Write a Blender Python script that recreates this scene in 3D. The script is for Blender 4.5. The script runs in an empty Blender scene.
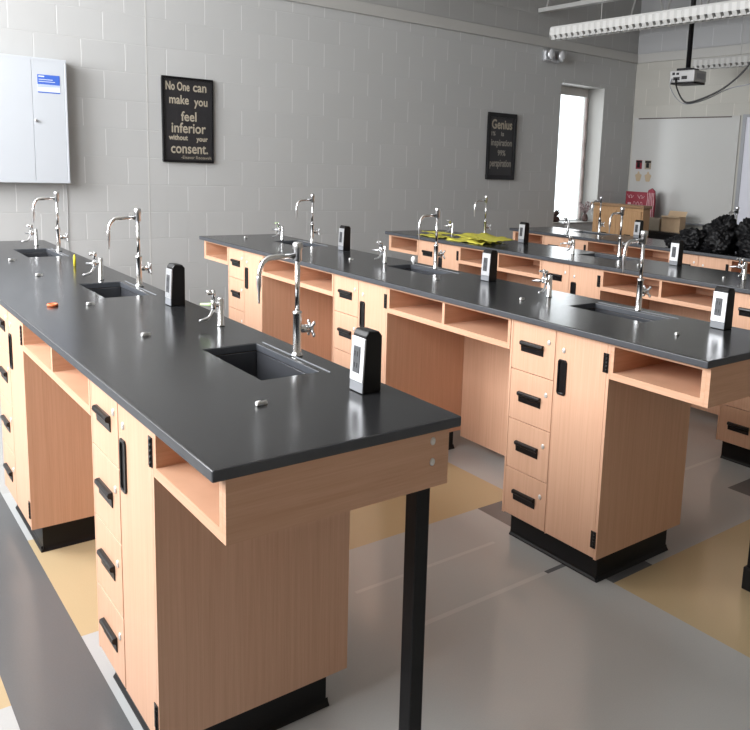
import bpy, bmesh, math, random
from mathutils import Vector, Matrix, noise

# ---------------------------------------------------------------- basics
SX, SY, SZ = 0.73381, 0.81811, 1.0      # proportions of the place as the photograph shows it
H = 0.914                               # worktop height
X = {1: 0.701, 2: 2.774, 3: 4.840, 4: 6.694}   # front edge of every bench
YN, YF = 0.905, 5.728                   # near and far ends of the benches
D = 0.7765                              # bench depth
TH = 0.024                              # worktop thickness
O = 0.036                               # worktop overhang
W = 6.829                               # end wall
RW = 10.487                             # right wall
LW = -2.0                               # left wall
RY = -4.2                               # rear wall
CZ = 4.05                               # ceiling
PI = math.pi
sc = bpy.context.scene
col = sc.collection
random.seed(7)


def P(x, y, z):
    return Vector((x * SX, y * SY, z * SZ))


# ---------------------------------------------------------------- materials
def mat(name, color, rough=0.5, metal=0.0, spec=0.5, coat=0.0, noise_amt=0.0, noise_scale=30, bump=0.0):
    m = bpy.data.materials.new(name)
    m.use_nodes = True
    nt = m.node_tree
    b = nt.nodes['Principled BSDF']
    b.inputs['Base Color'].default_value = (*color, 1)
    b.inputs['Roughness'].default_value = rough
    b.inputs['Metallic'].default_value = metal
    b.inputs['Specular IOR Level'].default_value = spec
    b.inputs['Coat Weight'].default_value = coat
    tc = nt.nodes.new('ShaderNodeTexCoord')
    n = nt.nodes.new('ShaderNodeTexNoise')
    n.inputs['Scale'].default_value = noise_scale
    n.inputs['Detail'].default_value = 4
    nt.links.new(tc.outputs['Object'], n.inputs['Vector'])
    if noise_amt > 0:
        mr = nt.nodes.new('ShaderNodeMapRange')
        mr.inputs['To Min'].default_value = 1 - noise_amt
        mr.inputs['To Max'].default_value = 1 + noise_amt
        nt.links.new(n.outputs['Fac'], mr.inputs['Value'])
        mx = nt.nodes.new('ShaderNodeMix')
        mx.data_type = 'RGBA'
        mx.blend_type = 'MULTIPLY'
        mx.inputs[0].default_value = 1
        mx.inputs[6].default_value = (*color, 1)
        nt.links.new(mr.outputs[0], mx.inputs[7])
        nt.links.new(mx.outputs[2], b.inputs['Base Color'])
    if bump > 0:
        bp = nt.nodes.new('ShaderNodeBump')
        bp.inputs['Strength'].default_value = bump
        bp.inputs['Distance'].default_value = 0.01
        nt.links.new(n.outputs['Fac'], bp.inputs['Height'])
        nt.links.new(bp.outputs['Normal'], b.inputs['Normal'])
    return m


def wood(name, c1, c2, scale=(110, 110, 2.2), rough=0.42):
    m = bpy.data.materials.new(name)
    m.use_nodes = True
    nt = m.node_tree
    b = nt.nodes['Principled BSDF']
    b.inputs['Roughness'].default_value = rough
    b.inputs['Specular IOR Level'].default_value = 0.35
    tc = nt.nodes.new('ShaderNodeTexCoord')
    oi = nt.nodes.new('ShaderNodeObjectInfo')
    ad = nt.nodes.new('ShaderNodeVectorMath')
    ad.operation = 'ADD'
    sm = nt.nodes.new('ShaderNodeVectorMath')
    sm.operation = 'SCALE'
    sm.inputs[0].default_value = (7.3, 3.1, 5.7)
    nt.links.new(oi.outputs['Random'], sm.inputs['Scale'])
    nt.links.new(tc.outputs['Object'], ad.inputs[0])
    nt.links.new(sm.outputs[0], ad.inputs[1])
    mp = nt.nodes.new('ShaderNodeMapping')
    mp.inputs['Scale'].default_value = scale
    nt.links.new(ad.outputs[0], mp.inputs['Vector'])
    n = nt.nodes.new('ShaderNodeTexNoise')
    n.inputs['Scale'].default_value = 1.0
    n.inputs['Detail'].default_value = 5
    n.inputs['Roughness'].default_value = 0.65
    nt.links.new(mp.outputs[0], n.inputs['Vector'])
    mp2 = nt.nodes.new('ShaderNodeMapping')
    mp2.inputs['Scale'].default_value = tuple(s * 4.5 if s > 10 else s * 3 for s in scale)
    nt.links.new(ad.outputs[0], mp2.inputs['Vector'])
    n2 = nt.nodes.new('ShaderNodeTexNoise')
    n2.inputs['Scale'].default_value = 1.0
    n2.inputs['Detail'].default_value = 2
    nt.links.new(mp2.outputs[0], n2.inputs['Vector'])
    mth = nt.nodes.new('ShaderNodeMath')
    mth.operation = 'MULTIPLY_ADD'
    mth.inputs[1].default_value = 0.35
    nt.links.new(n2.outputs['Fac'], mth.inputs[0])
    m2 = nt.nodes.new('ShaderNodeMath')
    m2.operation = 'MULTIPLY'
    m2.inputs[1].default_value = 0.65
    nt.links.new(n.outputs['Fac'], m2.inputs[0])
    nt.links.new(m2.outputs[0], mth.inputs[2])
    r = nt.nodes.new('ShaderNodeValToRGB')
    r.color_ramp.elements[0].position = 0.36
    r.color_ramp.elements[0].color = (*c1, 1)
    r.color_ramp.elements[1].position = 0.62
    r.color_ramp.elements[1].color = (*c2, 1)
    nt.links.new(mth.outputs[0], r.inputs['Fac'])
    nt.links.new(r.outputs['Color'], b.inputs['Base Color'])
    return m


def block_wall(name, color, axis, jx, jz, lo=1.36, amp=0.22):
    """painted concrete block: running bond, 0.4064 x 0.2032 m"""
    s = SX if axis == 'x' else SY
    m = bpy.data.materials.new(name)
    m.use_nodes = True
    nt = m.node_tree
    b = nt.nodes['Principled BSDF']
    b.inputs['Roughness'].default_value = 0.5
    b.inputs['Specular IOR Level'].default_value = 0.3
    g = nt.nodes.new('ShaderNodeNewGeometry')
    sp = nt.nodes.new('ShaderNodeSeparateXYZ')
    nt.links.new(g.outputs['Position'], sp.inputs[0])
    cb = nt.nodes.new('ShaderNodeCombineXYZ')
    a = nt.nodes.new('ShaderNodeMath')
    a.operation = 'MULTIPLY_ADD'
    a.inputs[1].default_value = 1 / s
    a.inputs[2].default_value = -(jx + 0.2032)
    nt.links.new(sp.outputs[0 if axis == 'x' else 1], a.inputs[0])
    z = nt.nodes.new('ShaderNodeMath')
    z.operation = 'SUBTRACT'
    z.inputs[1].default_value = jz
    nt.links.new(sp.outputs[2], z.inputs[0])
    nt.links.new(a.outputs[0], cb.inputs[0])
    nt.links.new(z.outputs[0], cb.inputs[1])
    br = nt.nodes.new('ShaderNodeTexBrick')
    br.offset = 0.5
    br.offset_frequency = 2
    br.squash = 1
    br.inputs['Scale'].default_value = 1.0
    br.inputs['Brick Width'].default_value = 0.4064
    br.inputs['Row Height'].default_value = 0.2032
    br.inputs['Mortar Size'].default_value = 0.006
    br.inputs['Mortar Smooth'].default_value = 0.9
    br.inputs['Color1'].default_value = (*color, 1)
    br.inputs['Color2'].default_value = (*[c * 0.97 for c in color], 1)
    br.inputs['Mortar'].default_value = (*color, 1)
    nt.links.new(cb.outputs[0], br.inputs['Vector'])
    dv = nt.nodes.new('ShaderNodeMath')
    dv.operation = 'DIVIDE'
    dv.inputs[1].default_value = 0.2032
    nt.links.new(z.outputs[0], dv.inputs[0])
    frc = nt.nodes.new('ShaderNodeMath')
    frc.operation = 'FRACT'
    nt.links.new(dv.outputs[0], frc.inputs[0])
    cmp_ = nt.nodes.new('ShaderNodeMath')
    cmp_.operation = 'COMPARE'
    cmp_.inputs[1].default_value = 0.5
    cmp_.inputs[2].default_value = 0.46
    nt.links.new(frc.outputs[0], cmp_.inputs[0])
    vm = nt.nodes.new('ShaderNodeMath')
    vm.operation = 'MULTIPLY'
    nt.links.new(cmp_.outputs[0], vm.inputs[0])
    nt.links.new(br.outputs['Fac'], vm.inputs[1])
    mxw = nt.nodes.new('ShaderNodeMix')
    mxw.data_type = 'RGBA'
    nt.links.new(vm.outputs[0], mxw.inputs[0])
    nt.links.new(br.outputs['Color'], mxw.inputs[6])
    mxw.inputs[7].default_value = (*[c * lo for c in color], 1)  # upright joints only: side light catching them is put into the colour
    nt.links.new(mxw.outputs[2], b.inputs['Base Color'])
    n = nt.nodes.new('ShaderNodeTexNoise')
    n.inputs['Scale'].default_value = 160
    n.inputs['Detail'].default_value = 3
    nt.links.new(g.outputs['Position'], n.inputs['Vector'])
    ma = nt.nodes.new('ShaderNodeMath')
    ma.operation = 'MULTIPLY_ADD'
    ma.inputs[1].default_value = -1.0
    nt.links.new(br.outputs['Fac'], ma.inputs[0])
    ms = nt.nodes.new('ShaderNodeMath')
    ms.operation = 'MULTIPLY'
    ms.inputs[1].default_value = 0.12
    nt.links.new(n.outputs['Fac'], ms.inputs[0])
    nt.links.new(ms.outputs[0], ma.inputs[2])
    bp = nt.nodes.new('ShaderNodeBump')
    bp.inputs['Strength'].default_value = amp
    bp.inputs['Distance'].default_value = 0.006
    nt.links.new(ma.outputs[0], bp.inputs['Height'])
    nt.links.new(bp.outputs['Normal'], b.inputs['Normal'])
    return m


M = {}
M['wood'] = wood('beech_laminate', (0.62, 0.365, 0.24), (0.70, 0.435, 0.30))
M['wood_h'] = wood('beech_laminate_cross', (0.595, 0.345, 0.22), (0.675, 0.41, 0.275), scale=(3, 3, 60))
M['oak'] = wood('honey_oak', (0.38, 0.22, 0.105), (0.47, 0.29, 0.155))
M['epoxy'] = mat('black_epoxy', (0.019, 0.0195, 0.021), 0.20, spec=0.6, noise_amt=0.12, noise_scale=9)
M['basin'] = mat('black_basin', (0.045, 0.047, 0.053), 0.27)
M['black'] = mat('black_enamel', (0.006, 0.006, 0.007), 0.45, spec=0.25, noise_amt=0.1)
M['plastic'] = mat('black_plastic', (0.006, 0.006, 0.007), 0.3, spec=0.35)
M['recess'] = mat('dark_recess', (0.006, 0.005, 0.006), 0.6)
M['rubber'] = mat('black_cove_base', (0.008, 0.008, 0.009), 0.42, spec=0.25)
M['chrome'] = mat('chrome', (0.80, 0.81, 0.82), 0.2, metal=1.0)
M['satin'] = mat('satin_steel', (0.70, 0.71, 0.73), 0.32, metal=1.0)
M['lockmetal'] = mat('lock_metal', (0.78, 0.77, 0.75), 0.3, metal=0.5)
M['white'] = mat('white_plastic', (0.80, 0.80, 0.79), 0.35)
M['whitemetal'] = mat('white_steel', (0.50, 0.53, 0.57), 0.4)
M['fixture'] = mat('white_louver', (0.42, 0.42, 0.41), 0.35)
M['greyplastic'] = mat('grey_plastic', (0.20, 0.21, 0.23), 0.4)
M['plate'] = mat('brushed_plate', (0.56, 0.57, 0.59), 0.38, metal=0.75)
M['receptacle'] = mat('dark_grey_receptacle', (0.055, 0.058, 0.065), 0.4)
M['edge'] = mat('epoxy_edge', (0.055, 0.06, 0.07), 0.42, noise_amt=0.15, noise_scale=40)  # side faces of the slab, paler and bluer than its top
M['green'] = mat('green_tape', (0.45, 0.62, 0.30), 0.45)
M['orange'] = mat('orange_plastic', (0.80, 0.20, 0.07), 0.4)
M['yellow'] = mat('yellow_plastic', (0.85, 0.72, 0.05), 0.45)
M['paper'] = mat('yellow_paper', (0.52, 0.48, 0.06), 0.7, noise_amt=0.25, noise_scale=25)
M['card'] = mat('cardboard', (0.46, 0.33, 0.21), 0.8, noise_amt=0.1)
M['card2'] = mat('grey_cardboard', (0.29, 0.245, 0.19), 0.8, noise_amt=0.1)
M['bag'] = mat('black_vinyl', (0.004, 0.004, 0.005), 0.5, spec=0.25, noise_amt=0.3, noise_scale=20, bump=0.3)
M['red'] = mat('red_card', (0.20, 0.010, 0.025), 0.6, noise_amt=0.1)
M['pink'] = mat('pale_pink', (0.55, 0.36, 0.38), 0.6)
M['cream'] = mat('cream_chalk', (0.36, 0.32, 0.25), 0.8)
M['chalk2'] = mat('grey_chalk', (0.27, 0.255, 0.225), 0.8)
M['slate'] = mat('chalkboard', (0.020, 0.0195, 0.022), 0.4, noise_amt=0.25, noise_scale=6)
M['blue'] = mat('blue_label', (0.05, 0.13, 0.52), 0.4)
M['labelwhite'] = mat('label_white', (0.66, 0.70, 0.80), 0.5)
M['tan'] = mat('tan_paper', (0.42, 0.33, 0.22), 0.8)
M['whiteboard'] = mat('whiteboard', (0.47, 0.47, 0.46), 0.22, noise_amt=0.03, noise_scale=2)
M['screen'] = mat('pale_board', (0.62, 0.63, 0.70), 0.4)
M['alu'] = mat('aluminium_frame', (0.32, 0.33, 0.35), 0.4, metal=0.7)
M['rail'] = mat('brown_rail', (0.10, 0.08, 0.07), 0.6)
M['ceil'] = mat('ceiling_deck', (0.56, 0.535, 0.50), 0.8)
M['steelpaint'] = mat('painted_steel', (0.42, 0.42, 0.41), 0.5)
M['trim'] = mat('band_paint', (0.43, 0.425, 0.41), 0.5)
M['sill'] = mat('sill_stone', (0.36, 0.35, 0.33), 0.4)
M['frame'] = mat('window_frame', (0.62, 0.60, 0.58), 0.4)
M['plainwall'] = mat('plain_wall', (0.58, 0.52, 0.45), 0.6)
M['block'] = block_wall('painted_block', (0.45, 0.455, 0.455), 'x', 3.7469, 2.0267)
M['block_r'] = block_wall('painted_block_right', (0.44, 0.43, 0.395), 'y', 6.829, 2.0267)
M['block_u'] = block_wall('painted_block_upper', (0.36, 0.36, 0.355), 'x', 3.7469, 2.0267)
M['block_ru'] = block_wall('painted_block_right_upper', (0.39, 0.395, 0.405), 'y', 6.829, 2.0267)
M['dried'] = mat('dried_plant', (0.09, 0.055, 0.05), 0.8)
M['grey_lens'] = mat('lamp_lens', (0.55, 0.56, 0.58), 0.15)
M['cable_grey'] = mat('grey_cable', (0.42, 0.42, 0.42), 0.5)
M['floor_grey'] = mat('floor_grey', (0.42, 0.425, 0.42), 0.16, noise_amt=0.06, noise_scale=220, spec=0.5)
M['floor_light'] = mat('floor_light', (0.46, 0.475, 0.48), 0.16, noise_amt=0.05, noise_scale=220)
M['floor_tan'] = mat('floor_tan', (0.48, 0.375, 0.225), 0.16, noise_amt=0.06, noise_scale=220)
M['floor_dark'] = mat('floor_dark', (0.125, 0.128, 0.133), 0.2, noise_amt=0.08, noise_scale=220)
M['floor_sheen'] = mat('floor_sheen', (0.49, 0.49, 0.48), 0.15)  # thin pale streaks; the floor's reflections put into its colour


def glass():
    m = bpy.data.materials.new('window_glass')
    m.use_nodes = True
    nt = m.node_tree
    nt.nodes.remove(nt.nodes['Principled BSDF'])
    t = nt.nodes.new('ShaderNodeBsdfTransparent')
    t.inputs[0].default_value = (0.96, 0.98, 0.98, 1)
    g = nt.nodes.new('ShaderNodeBsdfGlossy')
    g.inputs['Roughness'].default_value = 0.02
    f = nt.nodes.new('ShaderNodeFresnel')
    f.inputs[0].default_value = 1.2
    mx = nt.nodes.new('ShaderNodeMixShader')
    nt.links.new(f.outputs[0], mx.inputs[0])
    nt.links.new(t.outputs[0], mx.inputs[1])
    nt.links.new(g.outputs[0], mx.inputs[2])
    nt.links.new(mx.outputs[0], nt.nodes['Material Output'].inputs[0])
    return m


M['glass'] = glass()


# ---------------------------------------------------------------- mesh builder (metres; scaled on build)
class MB:
    def __init__(s):
        s.v = []
        s.f = []
        s.sm = []
        s.mi = []

    def add(s, vs, fs, smooth=False, mi=0):
        n = len(s.v)
        s.v += [tuple(v) for v in vs]
        for f in fs:
            s.f.append([i + n for i in f])
            s.sm.append(smooth)
            s.mi.append(mi)
        return s

    def box(s, x0, x1, y0, y1, z0, z1, mi=0):
        vs = [(x, y, z) for z in (z0, z1) for y in (y0, y1) for x in (x0, x1)]
        return s.add(vs, [(0, 2, 3, 1), (4, 5, 7, 6), (0, 1, 5, 4), (2, 6, 7, 3), (0, 4, 6, 2), (1, 3, 7, 5)], False, mi)

    def prism(s, poly, axis, a, b, mi=0, smooth=False):
        """poly: 2-D points in the two other axes (in order), extruded along axis from a to b"""
        def mk(p, t):
            if axis == 'x':
                return (t, p[0], p[1])
            if axis == 'y':
                return (p[0], t, p[1])
            return (p[0], p[1], t)
        n = len(poly)
        vs = [mk(p, a) for p in poly] + [mk(p, b) for p in poly]
        fs = [list(range(n))[::-1], list(range(n, 2 * n))]
        s.add(vs, fs, False, mi)
        s.add(vs, [(i, (i + 1) % n, n + (i + 1) % n, n + i) for i in range(n)], smooth, mi)
        return s

    def tube(s, pts, r, n=14, cap=True):
        pts = [Vector(p) for p in pts]
        rs = r if isinstance(r, (list, tuple)) else [r] * len(pts)
        vs, fs = [], []
        t0 = (pts[1] - pts[0]).normalized()
        up = Vector((0, 0, 1)) if abs(t0.z) < 0.9 else Vector((1, 0, 0))
        u = t0.cross(up).normalized()
        for i, p in enumerate(pts):
            if i == 0:
                t = t0
            elif i == len(pts) - 1:
                t = (pts[-1] - pts[-2]).normalized()
            else:
                t = ((pts[i + 1] - pts[i]).normalized() + (pts[i] - pts[i - 1]).normalized())
                t = t.normalized() if t.length > 1e-6 else t0
            u = (u - t * u.dot(t)).normalized()
            w = t.cross(u)
            for k in range(n):
                a = 2 * PI * k / n
                vs.append(p + (u * math.cos(a) + w * math.sin(a)) * rs[i])
        for i in range(len(pts) - 1):
            for k in range(n):
                fs.append((i * n + k, i * n + (k + 1) % n, (i + 1) * n + (k + 1) % n, (i + 1) * n + k))
        s.add(vs, fs, True)
        if cap:
            m = (len(pts) - 1) * n
            s.add(vs[:n] + vs[m:], [list(range(n))[::-1], list(range(n, 2 * n))])
        return s

    def lathe(s, prof, c, axis='z', n=18):
        """prof: (radius, height) pairs"""
        vs, fs = [], []
        for (r, h) in prof:
            for k in range(n):
                a = 2 * PI * k / n
                ca, sa = r * math.cos(a), r * math.sin(a)
                if axis == 'z':
                    vs.append((c[0] + ca, c[1] + sa, c[2] + h))
                elif axis == 'x':
                    vs.append((c[0] + h, c[1] + ca, c[2] + sa))
                else:
                    vs.append((c[0] + sa, c[1] + h, c[2] + ca))
        for i in range(len(prof) - 1):
            for k in range(n):
                fs.append((i * n + k, i * n + (k + 1) % n, (i + 1) * n + (k + 1) % n, (i + 1) * n + k))
        s.add(vs, fs, True)
        m = (len(prof) - 1) * n
        s.add(vs[:n] + vs[m:], [list(range(n))[::-1], list(range(n, 2 * n))])
        return s

    def build(s, name, m, parent=None, loc=(0, 0, 0), bevel=0.0, kind=None, seg=2):
        me = bpy.data.meshes.new(name)
        me.from_pydata([(v[0] * SX, v[1] * SY, v[2] * SZ) for v in s.v], [], s.f)
        mats = m if isinstance(m, (list, tuple)) else [m]
        for a in mats:
            me.materials.append(a)
        for p, sm, mi in zip(me.polygons, s.sm, s.mi):
            p.use_smooth = sm
            p.material_index = mi
        bm = bmesh.new()
        bm.from_mesh(me)
        bmesh.ops.remove_doubles(bm, verts=bm.verts, dist=1e-6)
        bmesh.ops.recalc_face_normals(bm, faces=bm.faces)
        bm.to_mesh(me)
        bm.free()
        o = bpy.data.objects.new(name, me)
        o.location = P(*loc)
        col.objects.link(o)
        if parent is not None:
            o.parent = parent
        if bevel > 0:
            b = o.modifiers.new('bevel', 'BEVEL')
            b.width = bevel
            b.segments = seg
            b.limit_method = 'ANGLE'
            b.angle_limit = math.radians(50)
        if kind:
            o['kind'] = kind
        return o


def tag(o, label, cat, group=None):
    o['label'] = label
    o['category'] = cat
    if group:
        o['group'] = group
    return o


def thing(name, label, cat, loc=(0, 0, 0), group=None):
    o = bpy.data.objects.new(name, None)
    o.empty_display_size = 0.1
    col.objects.link(o)
    o.location = P(*loc)
    return tag(o, label, cat, group)


def dup(root, loc, label):
    r = root.copy()
    col.objects.link(r)
    r.location = P(*loc)
    r['label'] = label
    for ch in list(root.children):
        c = ch.copy()
        col.objects.link(c)
        c.parent = r
        for g in list(ch.children):
            d = g.copy()
            col.objects.link(d)
            d.parent = c
    return r


def text_faces(body, size=1.0):
    cu = bpy.data.curves.new('lettering', 'FONT')
    cu.body = body
    cu.size = size
    cu.resolution_u = 3
    tmp = bpy.data.objects.new('lettering', cu)
    col.objects.link(tmp)
    dg = bpy.context.evaluated_depsgraph_get()
    me = bpy.data.meshes.new_from_object(tmp.evaluated_get(dg))
    vs = [v.co.copy() for v in me.vertices]
    fs = [list(p.vertices) for p in me.polygons]
    bpy.data.objects.remove(tmp)
    bpy.data.curves.remove(cu)
    bpy.data.meshes.remove(me)
    return vs, fs


def text_on(mb, body, plane, fix, u0, u1, z0, z1, flip=1, bold=0.0):
    """letters of `body` filling u0..u1 x z0..z1; plane 'y' -> u is x, plane 'x' -> u is y (reversed)"""
    vs, fs = text_faces(body)
    if not vs:
        return
    a0, a1 = min(v.x for v in vs), max(v.x for v in vs)
    b0, b1 = min(v.y for v in vs), max(v.y for v in vs)
    for ei, off in enumerate(((0, 0),) if not bold else ((0, 0), (bold, 0), (-bold, 0), (0, bold), (0, -bold))):
        out = []
        for v in vs:
            u = u0 + (v.x - a0) / (a1 - a0) * (u1 - u0) + off[0]
            z = z0 + (v.y - b0) / (b1 - b0) * (z1 - z0) + off[1]
            out.append((u, fix + ei * 0.00006, z) if plane == 'y' else (fix, u, z))
        mb.add(out, fs)


# ---------------------------------------------------------------- the room
# floor: vinyl tiles laid out in a pattern of greys and tan
def floor_kind(x, y):
    if 0.44 <= x < 0.75:
        return 3
    if x < 0.44:
        if 2.0 < y < 2.95:
            return 2
        return 1 if y < 2.0 else 0
    if x < 1.06 and 3.18 < y < 3.80:
        return 1
    if x < 3.23 and 2.265 < y < 3.18:
        return 2
    if x < 1.06:
        return 1 if 1.35 < y < 2.265 else 0
    if 2.92 <= x < 3.23 and 1.96 < y < 2.265:
        return 3
    if 2.92 <= x < 3.23 and 1.35 < y < 1.655:
        return 3
    if 2.92 <= x < 4.78 and 0.0 < y < 1.35:
        return 2
    if 4.47 <= x < 4.78 and 1.35 < y < 1.655:
        return 3
    if 3.85 <= x < 4.78 and 2.265 < y < 3.18:
        return 2
    if 2.72 < x < 2.87 and 1.575 < y < 1.60:
        return 3
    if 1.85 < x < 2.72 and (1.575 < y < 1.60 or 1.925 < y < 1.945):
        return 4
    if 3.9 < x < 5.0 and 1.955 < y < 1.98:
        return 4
    return 0


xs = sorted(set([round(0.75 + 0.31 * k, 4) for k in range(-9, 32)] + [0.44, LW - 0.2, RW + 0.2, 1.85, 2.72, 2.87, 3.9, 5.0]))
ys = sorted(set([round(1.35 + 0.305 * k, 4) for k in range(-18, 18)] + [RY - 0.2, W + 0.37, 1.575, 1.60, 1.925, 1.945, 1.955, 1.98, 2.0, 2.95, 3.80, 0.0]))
xs = [x for x in xs if LW - 0.2 <= x <= RW + 0.2]
ys = [y for y in ys if RY - 0.2 <= y <= W + 0.6]
fb = MB()
nx = len(xs)
vs = [(x, y, 0) for y in ys for x in xs]
fb.v = vs
for j in range(len(ys) - 1):
    for i in range(nx - 1):
        fb.f.append([j * nx + i, j * nx + i + 1, (j + 1) * nx + i + 1, (j + 1) * nx + i])
        fb.sm.append(False)
        fb.mi.append(floor_kind((xs[i] + xs[i + 1]) / 2, (ys[j] + ys[j + 1]) / 2))
fb.build('floor', [M['floor_grey'], M['floor_light'], M['floor_tan'], M['floor_dark'], M['floor_sheen']], kind='structure')

MB().box(LW - 0.2, RW + 0.2, RY - 0.2, W + 0.37, CZ, CZ + 0.15).build('ceiling', M['ceil'], kind='structure')

# end wall with the window opening
WX0, WX1, WZ0, WZ1, WD = 8.760, 9.742, 0.86, 2.394, 0.42
BZ = 2.81
wb = MB()
wb.box(LW - 0.2, WX0, W, W + 0.37, 0, BZ)
wb.box(WX1, RW + 0.2, W, W + 0.37, 0, BZ)
wb.box(WX0, WX1, W, W + 0.37, WZ1, BZ)
wb.box(WX0, WX1, W, W + 0.37, 0, WZ0)
wb.build('wall_back', M['block'], kind='structure')
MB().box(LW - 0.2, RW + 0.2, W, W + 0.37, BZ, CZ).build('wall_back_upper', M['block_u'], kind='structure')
MB().box(2.730, 2.738, W - 0.002, W, 0.1, 2.725).build('trim_3', mat('joint_caulk', (0.54, 0.54, 0.525), 0.5), kind='structure')
MB().box(LW, RW - 0.03, W - 0.03, W, 2.725, 2.825).build('trim_1', M['trim'], kind='structure', bevel=0.004)
wr = MB().box(RW, RW + 0.2, RY - 0.2, W, 0, 2.78)
wr.build('wall_right', M['block_r'], kind='structure')
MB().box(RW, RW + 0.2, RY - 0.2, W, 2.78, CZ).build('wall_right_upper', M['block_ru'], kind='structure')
MB().box(RW - 0.03, RW, RY, W, 2.725, 2.825).build('trim_2', M['trim'], kind='structure', bevel=0.004)
MB().box(LW - 0.2, RW + 0.2, RY - 0.2, RY, 0, CZ).build('wall_rear', M['plainwall'], kind='structure')
MB().box(LW, RW, W - 0.012, W, 0, 0.1).build('baseboard_back', M['rubber'], kind='structure')
MB().box(RW - 0.012, RW, RY, W - 0.012, 0, 0.1).build('baseboard_right', M['rubber'], kind='structure')
# left wall with three wide windows
LWIN = [(0.9, 3.4), (3.9, 6.4)]
LZ0, LZ1 = 1.45, 3.7
lb = MB()
lb.box(LW - 0.2, LW, RY, W, 0, LZ0)
lb.box(LW - 0.2, LW, RY, W, LZ1, CZ)
edges = [RY] + [e for w_ in LWIN for e in w_] + [W]
for a, b in zip(edges[0::2], edges[1::2]):
    lb.box(LW - 0.2, LW, a, b, LZ0, LZ1)
lb.build('wall_left', M['plainwall'], kind='structure')
for k, (a, b) in enumerate(LWIN):
    fr = MB()
    for (y0, y1, z0, z1) in ((a, b, LZ0, LZ0 + 0.05), (a, b, LZ1 - 0.05, LZ1), (a, a + 0.05, LZ0 + 0.05, LZ1 - 0.05),
                             (b - 0.05, b, LZ0 + 0.05, LZ1 - 0.05), ((a + b) / 2 - 0.025, (a + b) / 2 + 0.025, LZ0 + 0.05, LZ1 - 0.05)):
        fr.box(LW - 0.13, LW - 0.07, y0, y1, z0, z1)
    wo = fr.build('window_%d' % (k + 2), M['frame'], kind='structure')
    MB().box(LW - 0.103, LW - 0.097, a + 0.05, b - 0.05, LZ0 + 0.05, LZ1 - 0.05).build('glass_pane', M['glass'], wo)

# window in the end wall: deep reveal, sill, thin frame, glass
GD = W + 0.30
rv = MB()
rv.box(WX1 - 0.004, WX1, W + 0.001, GD, WZ0 + 0.007, WZ1)
rv.box(WX0, WX0 + 0.004, W + 0.001, GD, WZ0 + 0.007, WZ1)
rv.box(WX0 + 0.004, WX1 - 0.004, W + 0.001, GD, WZ1 - 0.004, WZ1)
rv.build('added_reveal_shade_liner', mat('reveal_shade', (0.34, 0.335, 0.32), 0.5), kind='structure')  # liner added over the block; the reveal's shade is in its darker colour
fr = MB()
fr.box(WX0, WX1, GD, GD + 0.05, WZ1 - 0.095, WZ1)
fr.box(WX0, WX1, GD, GD + 0.05, WZ0, WZ0 + 0.012)
fr.box(WX0, WX0 + 0.03, GD, GD + 0.05, WZ0 + 0.012, WZ1 - 0.095)
fr.box(WX1 - 0.035, WX1, GD, GD + 0.05, WZ0 + 0.012, WZ1 - 0.095)
wo = fr.build('window_1', M['frame'], kind='structure')
MB().box(WX0 + 0.03, WX1 - 0.035, GD + 0.02, GD + 0.026, WZ0 + 0.012, WZ1 - 0.095).build('glass_pane', M['glass'], wo)
MB().box(WX0 + 0.003, WX1 - 0.003, W - 0.02, GD - 0.003, WZ0 - 0.005, WZ0 + 0.006).build('window_sill', M['sill'], wo, bevel=0.003)
# narrow bunched blind at the right of the glass
bl = MB()
pts = []
for i in range(30):
    bl.box(WX1 - 0.085 + 0.008 * math.sin(i * 1.3), WX1 - 0.05 + 0.008 * math.sin(i * 1.3 + 0.5), GD - 0.05, GD - 0.02,
           WZ0 + 0.03 + i * 0.0465, WZ0 + 0.03 + i * 0.0465 + 0.044)
tag(bl.build('window_blind', mat('pale_blind', (0.62, 0.52, 0.50), 0.7)), 'narrow pale blind bunched at the right edge of the window', 'blind')


# ---------------------------------------------------------------- benches
BN = {1: 'nearest bench', 2: 'second bench', 3: 'third bench', 4: 'farthest bench'}
CB = {1: (4.823 - 1.110, 4.823 - 0.509), 2: (4.823 - 2.7207, 4.823 - 2.1154), 3: (4.823 - 4.3485, 4.823 - 3.758)}   # near / far y of each cabinet
SINK = {1: (3.82, 4.27), 2: (2.21, 2.66), 3: (0.595, 1.05)}
SXA, SXB = 0.445, 0.665
L = YF - YN


SL = {}
for b_ in X:
    for k_, w_ in ((3, 'near'), (2, 'middle'), (1, 'far')):
        SL[(b_, k_)] = 'black sink below the %s faucet of the %s' % (w_, BN[b_])
SL[(1, 3)] = 'largest black sink, open in the nearest worktop below the tallest faucet'
SL[(3, 1)] = 'black sink half covered by yellow paper on the third bench'
SL[(4, 1)] = 'black sink in the farthest bench before the oak cupboard'
SL[(4, 2)] = 'black sink of the farthest bench behind the black heap'


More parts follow.
